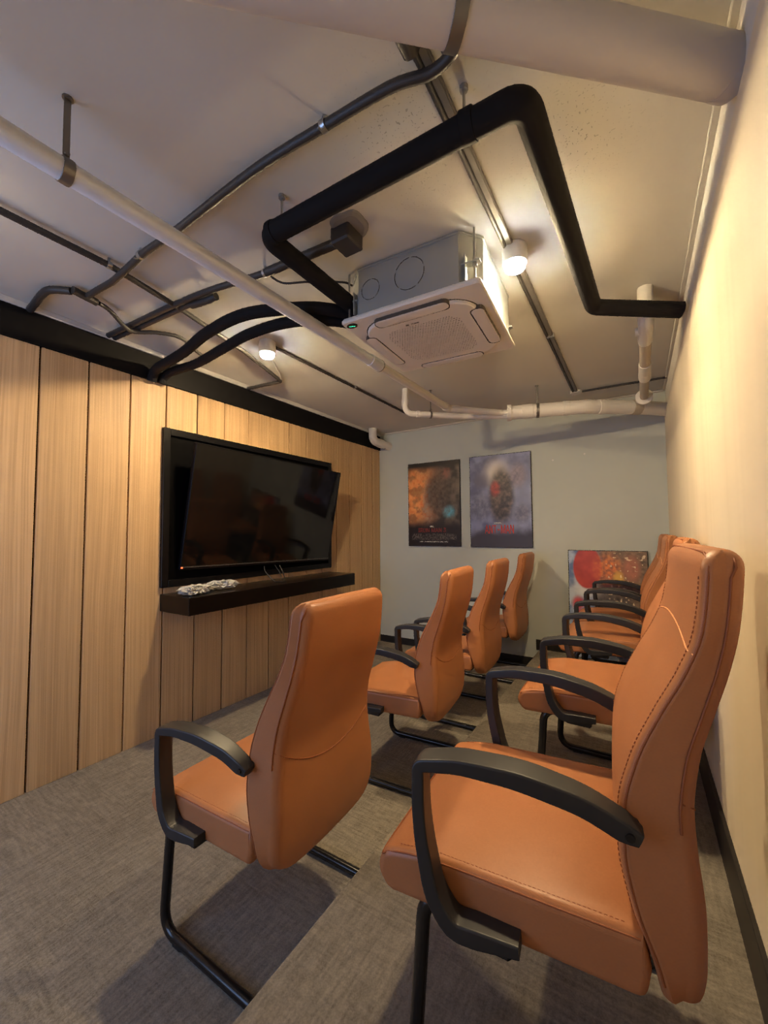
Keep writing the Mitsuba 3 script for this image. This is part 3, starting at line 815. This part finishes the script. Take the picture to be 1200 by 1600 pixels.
# ------------------------------------------------------------------ thick pipe along the back wall, with its tee
mp = [(1.69, 3.242, zd), (2.24, 3.405, zd), (2.60, 3.665, zd), (2.772, 3.83, zd)]
put('drain_pipe__main', tube(rounded(mp, [0.12, 0.25], 8), 0.053, 24), 'm_pvc', 40)
def along(a, b, s0, s1):
    a, b = np.array(a), np.array(b)
    return a + (b - a) * s0, a + (b - a) * s1
put('drain_pipe__tee', collar(*along(mp[0], mp[1], 0.0, 0.055), 0.066), 'm_pvc', 40)
put('drain_pipe__coupling', collar(*along(mp[0], mp[1], 0.20, 0.34), 0.0575), 'm_pvc', 40)
put('drain_pipe__coupling_001', collar(*along(mp[0], mp[1], 0.72, 0.80), 0.0575), 'm_pvc', 40)
put('drain_pipe__coupling_002', collar(*along(mp[1], mp[2], 0.22, 0.32), 0.0575), 'm_pvc', 40)
put('drain_pipe__coupling_003', collar(*along(mp[1], mp[2], 0.82, 0.98), 0.0575), 'm_pvc_old', 40)
hp_ = (np.array(mp[0]) * 0.60 + np.array(mp[1]) * 0.40)
strap('drain_pipe', hp_, np.array(mp[1]) - np.array(mp[0]), 0.054, 0.022)
tag('drain_pipe', 'thick cream plastic drain pipe along the top of the back wall', 'pipe')

# thin branch that drops from the ceiling and joins the tee
br = rounded([(1.045, 2.66, H), (1.01, 2.80, zd + 0.03), (1.04, 2.90, zd - 0.005), (1.40, 3.17, zd - 0.02), (1.69, 3.30, zd - 0.035)], [0.03, 0.05, 0.1], 8)
br = rounded([(1.000, 2.80, H), (1.000, 2.80, zd), (1.36, 3.115, zd - 0.005), (1.70, 3.255, zd - 0.02)], [0.07, 0.12], 8)
put('branch_pipe__tube', tube(br, 0.0245, 18), 'm_pvc', 40)
put('branch_pipe__elbow', collar((1.000, 2.80, zd + 0.115), (1.000, 2.80, zd + 0.06), 0.029), 'm_pvc', 40)
put('branch_pipe__coupling', collar(*along((1.000, 2.80, zd), (1.36, 3.115, zd - 0.005), 0.19, 0.25), 0.029), 'm_pvc', 40)
put('branch_pipe__coupling_001', collar(*along((1.36, 3.115, zd - 0.005), (1.70, 3.255, zd - 0.02), 0.45, 0.60), 0.029), 'm_pvc', 40)
strap('branch_pipe', np.array([1.000, 2.80, zd]) * 0.56 + np.array([1.36, 3.115, zd - 0.005]) * 0.44, (0.36, 0.315, 0), 0.0255, 0.014)
tag('branch_pipe', 'thin cream pipe dropping from the ceiling in an elbow and joining the tee', 'pipe')

# short elbow in the corner above the wooden wall
put('corner_pipe__tube', tube(rounded([(0.085, 3.70, H), (0.085, 3.70, 2.265), (0.13, 3.985, 2.245)], [0.10], 10), 0.046, 22), 'm_pvc', 40)
put('corner_pipe__coupling', collar((0.096, 3.80, 2.2575), (0.106, 3.865, 2.254), 0.050), 'm_pvc', 40)
put('corner_pipe__band', collar((0.110, 3.885, 2.2525), (0.112, 3.897, 2.2520), 0.0485), 'm_strap', 40)
tag('corner_pipe', 'short cream elbow pipe from the ceiling into the back wall above the wooden wall corner', 'pipe')

# pipe that runs along the right wall and ends in a flange on the drain pipe
xr, zr = 2.615, 2.235
put('flanged_pipe__tube', tube(np.array([(xr + 0.006 * s, 2.30 + s * 1.22, zr) for s in np.linspace(0, 1, 6)]), 0.0275, 20), 'm_pvc_old', 40)
put('flanged_pipe__elbow', tube(rounded([(xr, 2.24, H), (xr, 2.24, zr), (xr, 2.46, zr)], [0.06], 8), 0.033, 20), 'm_pvc', 40)
put('flanged_pipe__plug', cyl((xr - 0.045, 2.33, zr), (xr - 0.02, 2.33, zr), 0.020, 14), 'm_pvc', 40)
put('flanged_pipe__coupling', collar((xr + .003, 2.80, zr), (xr + .004, 2.97, zr), 0.033), 'm_pvc', 40)
put('flanged_pipe__coupling_001', collar((xr + .004, 2.96, zr), (xr + .005, 3.07, zr), 0.0355), 'm_pvc', 40)
put('flanged_pipe__flange', collar((xr + .006, 3.50, zr), (xr + .006, 3.525, zr), 0.056, 26), 'm_pvc', 40)
tag('flanged_pipe', 'weathered cream pipe with white fittings and round flange along the right wall under the ceiling', 'pipe')

# ------------------------------------------------------------------ black insulated pipes
zb = 2.285
duct = rounded([(2.748, 2.20, 2.235), (2.41, 2.055, 2.283), (2.355, 0.952, zb), (1.487, 0.935, zb), (1.490, 1.40, 2.275), (1.492, 1.50, 2.262)], [0.05, 0.055, 0.05, 0.1], 7)
put('insulated_pipe__tube', tube(duct, 0.0345, 20), 'm_foam', 40)
put('insulated_pipe__tape', collar((1.5105, 0.9355, zb), (1.534, 0.936, zb), 0.0375), 'm_foam', 40)
put('insulated_pipe__tape_001', collar((2.20, 0.949, zb + 0.002), (2.235, 0.950, zb + 0.002), 0.0385), 'm_foam', 40)
for rx_, ry_ in ((1.561, 0.936), (2.207, 0.949)):
    nm = put('insulated_pipe__hanger_rod', cyl((rx_, ry_, zb + 0.03), (rx_, ry_, H), 0.004, 8), 'm_steel', 40)
    put('insulated_pipe__anchor', cyl((rx_, ry_, H - 0.012), (rx_, ry_, H), 0.011, 10), 'm_grey_box', 40)
tag('insulated_pipe', 'thick black foam covered pipe zigzagging from the right wall to the air conditioner', 'pipe')
l1 = smooth_path([(1.49, 1.52, 2.262), (1.40, 1.38, 2.262), (1.26, 1.30, 2.272), (1.02, 1.215, 2.275), (0.74, 1.215, 2.265), (0.45, 1.27, 2.26), (0.22, 1.30, 2.262), (0.09, 1.315, 2.262), (0.035, 1.322, 2.235), (0.018, 1.322, 2.20)], 7)
l2 = smooth_path([(1.49, 1.60, 2.250), (1.36, 1.43, 2.245), (1.18, 1.335, 2.245), (0.95, 1.305, 2.240), (0.70, 1.335, 2.240), (0.40, 1.385, 2.250), (0.20, 1.395, 2.262), (0.08, 1.395, 2.262), (0.03, 1.39, 2.24), (0.018, 1.385, 2.205)], 7)
put('refrigerant_line', tube(l1, 0.0275, 16), 'm_foam', 40)
tag('refrigerant_line', 'black foam covered line from the air conditioner to the wooden wall, upper one of two', 'pipe')
put('refrigerant_line_001', tube(l2, 0.0255, 16), 'm_foam', 40)
tag('refrigerant_line_001', 'black foam covered line from the air conditioner to the wooden wall, lower one of two', 'pipe')
put('power_lead', tube(smooth_path([(1.225, 1.165, 2.375), (1.27, 1.22, 2.345), (1.36, 1.27, 2.345), (1.47, 1.38, 2.365), (1.50, 1.42, 2.36)], 8), 0.0045, 8), 'm_conduit', 40)
tag('power_lead', 'thin black cable hanging between ceiling conduit and air conditioner', 'cable')

# ------------------------------------------------------------------ conduits under the ceiling
zc = 2.372


def clamp(root, p, axis, r, w=0.018, ear=True):
    p, axis = np.array(p, float), np.array(axis, float)
    axis /= np.linalg.norm(axis)
    s = np.cross(axis, [0, 0, 1]); s /= np.linalg.norm(s)
    u = np.array([0, 0, 1.0])
    band = ribbon(np.array([p + (r + 0.0016) * (math.cos(t) * s + math.sin(t) * u) for t in np.linspace(0, 2 * math.pi, 21)]), w, 0.002, 0.0008, axis)
    post = cyl(p + u * r, [p[0], p[1], H], 0.006, 8)
    parts = [band, post]
    if ear:
        parts.append(ribbon(np.array([p - u * r + s * 0.004, p - u * (r + 0.008) + s * 0.012, p - u * (r + 0.012) + s * 0.024]), w * 0.45, 0.003, 0.001, axis))
    return put(root + '__clamp', cat(*parts), 'm_steel', 40)


c1 = smooth_path([(2.46, 0.64, 2.372), (2.34, 0.745, 2.372), (2.25, 0.822, 2.365), (2.17, 0.846, 2.362), (2.06, 0.826, 2.37), (1.86, 0.813, zc), (1.58, 0.800, zc), (1.15, 0.813, zc), (0.93, 0.812, zc), (0.84, 0.812, 2.362), (0.72, 0.812, 2.348), (0.62, 0.826, 2.362), (0.50, 0.828, zc), (0.40, 0.825, zc)], 6)
put('black_conduit__tube', tube(c1, 0.0135, 12), 'm_conduit', 40)
clamp('black_conduit', (1.855, 0.812, zc), (1, 0, 0), 0.0135)
clamp('black_conduit', (0.893, 0.812, zc), (1, 0, 0), 0.0135)
tag('black_conduit', 'long black conduit across the ceiling from the overhead pipe to the wooden wall', 'conduit')
c2 = rounded([(0.722, YN + 0.002, zc), (0.721, 0.78, zc), (0.715, 0.95, zc), (0.33, 2.075, zc - 0.002), (0.022, 2.055, zc - 0.002)], [0.05, 0.3, 0.02], 5)
c2 = rounded([(0.722, YN + 0.002, zc), (0.721, 0.772, zc), (0.660, 1.10, zc), (0.53, 1.60, zc), (0.350, 2.085, zc), (0.023, 2.050, zc)], [0.1, 0.3, 0.5, 0.02], 5)
put('wall_conduit__tube', tube(c2, 0.0125, 12), 'm_conduit', 40)
clamp('wall_conduit', (0.721, 0.772, zc), (0, 1, 0), 0.0125)
tag('wall_conduit', 'black conduit running along the ceiling beside the wooden wall, turning to it past the lamp', 'conduit')
c3a = [(1.62, 1.185, zc), (1.22, 1.158, zc), (0.80, 1.095, zc), (0.056, 1.060, zc)]
put('twin_conduit__tube', tube(smooth_path(c3a, 6), 0.0145, 12), 'm_conduit', 40)
put('twin_conduit__tube_001', tube(smooth_path([(0.80, 1.128, zc), (0.42, 1.112, zc), (0.05, 1.094, zc)], 6), 0.0135, 12), 'm_conduit', 40)
put('twin_conduit__sleeve', tube(smooth_path([(1.60, 1.184, zc), (1.42, 1.172, zc), (1.24, 1.16, zc)], 6), 0.019, 12), 'm_conduit', 40)
put('twin_conduit__coupling', tube(smooth_path([(0.90, 1.15, zc), (0.84, 1.142, zc - 0.006), (0.74, 1.128, zc - 0.004)], 6), 0.019, 12), 'm_conduit', 40)
clamp('twin_conduit', (1.225, 1.159, zc), (1, 0.06, 0), 0.0150, 0.012, False)
put('twin_conduit__outlet_box', cat(box(1.605, 1.690, 1.135, 1.235, 2.335, H, 0.006)), 'm_conduit')
tag('twin_conduit', 'paired dark conduits from the ceiling outlet hole to the wooden wall', 'conduit')
# rough patch of mortar round the outlet hole
ang = np.arange(28) * 2 * math.pi / 28
rr = 0.075 * (0.8 + 0.45 * meshkit.noise(np.stack([np.cos(ang) * 2, np.sin(ang) * 2, ang * 0], 1), 4))
put('ceiling__mortar_patch', loft([np.stack([1.665 + rr * s * np.cos(ang), 1.165 + rr * s * np.sin(ang), np.full(28, z)], 1) for s, z in ((1.0, H), (0.96, H - 0.006), (0.80, H - 0.012))]), 'm_grey_box')
# small lead with a junction sleeve near the wooden wall
put('branch_conduit__tube', tube(smooth_path([(0.022, 0.722, zc), (0.10, 0.716, zc), (0.24, 0.704, zc), (0.31, 0.712, zc), (0.375, 0.765, zc)], 6), 0.0165, 12), 'm_conduit', 40)
put('branch_conduit__junction_box', tube(np.array([(0.393, 0.765, zc), (0.385, 0.80, zc), (0.370, 0.872, zc)]), 0.0175, 10), 'm_conduit', 40)
put('branch_conduit__lead', tube(smooth_path([(0.372, 0.880, zc), (0.345, 0.94, zc), (0.30, 1.03, zc - 0.03), (0.285, 1.09, zc - 0.03), (0.335, 1.18, zc - 0.01), (0.37, 1.29, zc), (0.30, 1.42, zc), (0.25, 1.52, zc)], 6), 0.0105, 10), 'm_conduit', 40)
tag('branch_conduit', 'short dark conduit with a junction sleeve in the left ceiling corner', 'conduit')
# flat cable track past the lamp by the air conditioner
put('cable_track__rail', cat(box(2.146, 2.170, 0.70, 3.597, 2.386, H, 0.003), box(2.150, 2.166, 0.70, 3.597, 2.3835, 2.3865)), 'm_track')
put('cable_track__dark_cable', tube(np.array([(2.137, y, 2.391) for y in np.linspace(0.70, 3.59, 10)]), 0.0085, 10), 'm_conduit', 40)
put('cable_track__end_box', lathe([(0.001, H - 0.020), (0.040, H - 0.020), (0.045, H - 0.014), (0.045, H)], 22), 'm_white_paint', 30, to_world=T().translate([2.155, 3.62, 0]))
put('cable_track__joint', tube(np.array([(2.140, 0.66, 2.376), (2.140, 0.72, 2.374), (2.140, 0.79, 2.376)]), 0.0235, 12), 'm_conduit', 40)
put('cable_track__clip', box(2.134, 2.176, 2.46, 2.475, 2.380, H, 0.002), 'm_steel')
tag('cable_track', 'dark straight cable track on the ceiling passing the lamp beside the air conditioner', 'cable track')
put('cable_track_001__rail', tube(np.array([(2.19, 3.627, 2.392), (2.47, 3.632, 2.392), (W + 0.005, 3.638, 2.392)]), 0.0075, 10), 'm_conduit', 40)
tag('cable_track_001', 'thin dark cable on the ceiling above the flanged pipe, running to the right wall', 'cable track')
put('lamp_conduit__tube', tube(np.array([(0.70, y, 2.390) for y in np.linspace(1.68, 3.40, 8)]), 0.0095, 10), 'm_conduit', 40)
put('lamp_conduit__clip', box(0.684, 0.716, 2.515, 2.530, 2.379, H, 0.002), 'm_steel')
tag('lamp_conduit', 'thin dark conduit on the ceiling from the lamp near the wooden wall towards the back', 'conduit')
put('lamp_lead', tube(smooth_path([(0.66, 1.66, 2.385), (0.56, 1.80, 2.388), (0.42, 2.00, 2.385), (0.36, 2.07, 2.375)], 6), 0.0055, 8), 'm_white_paint', 40)
tag('lamp_lead', 'pale cable on the ceiling from the lamp to the conduit bend', 'cable')
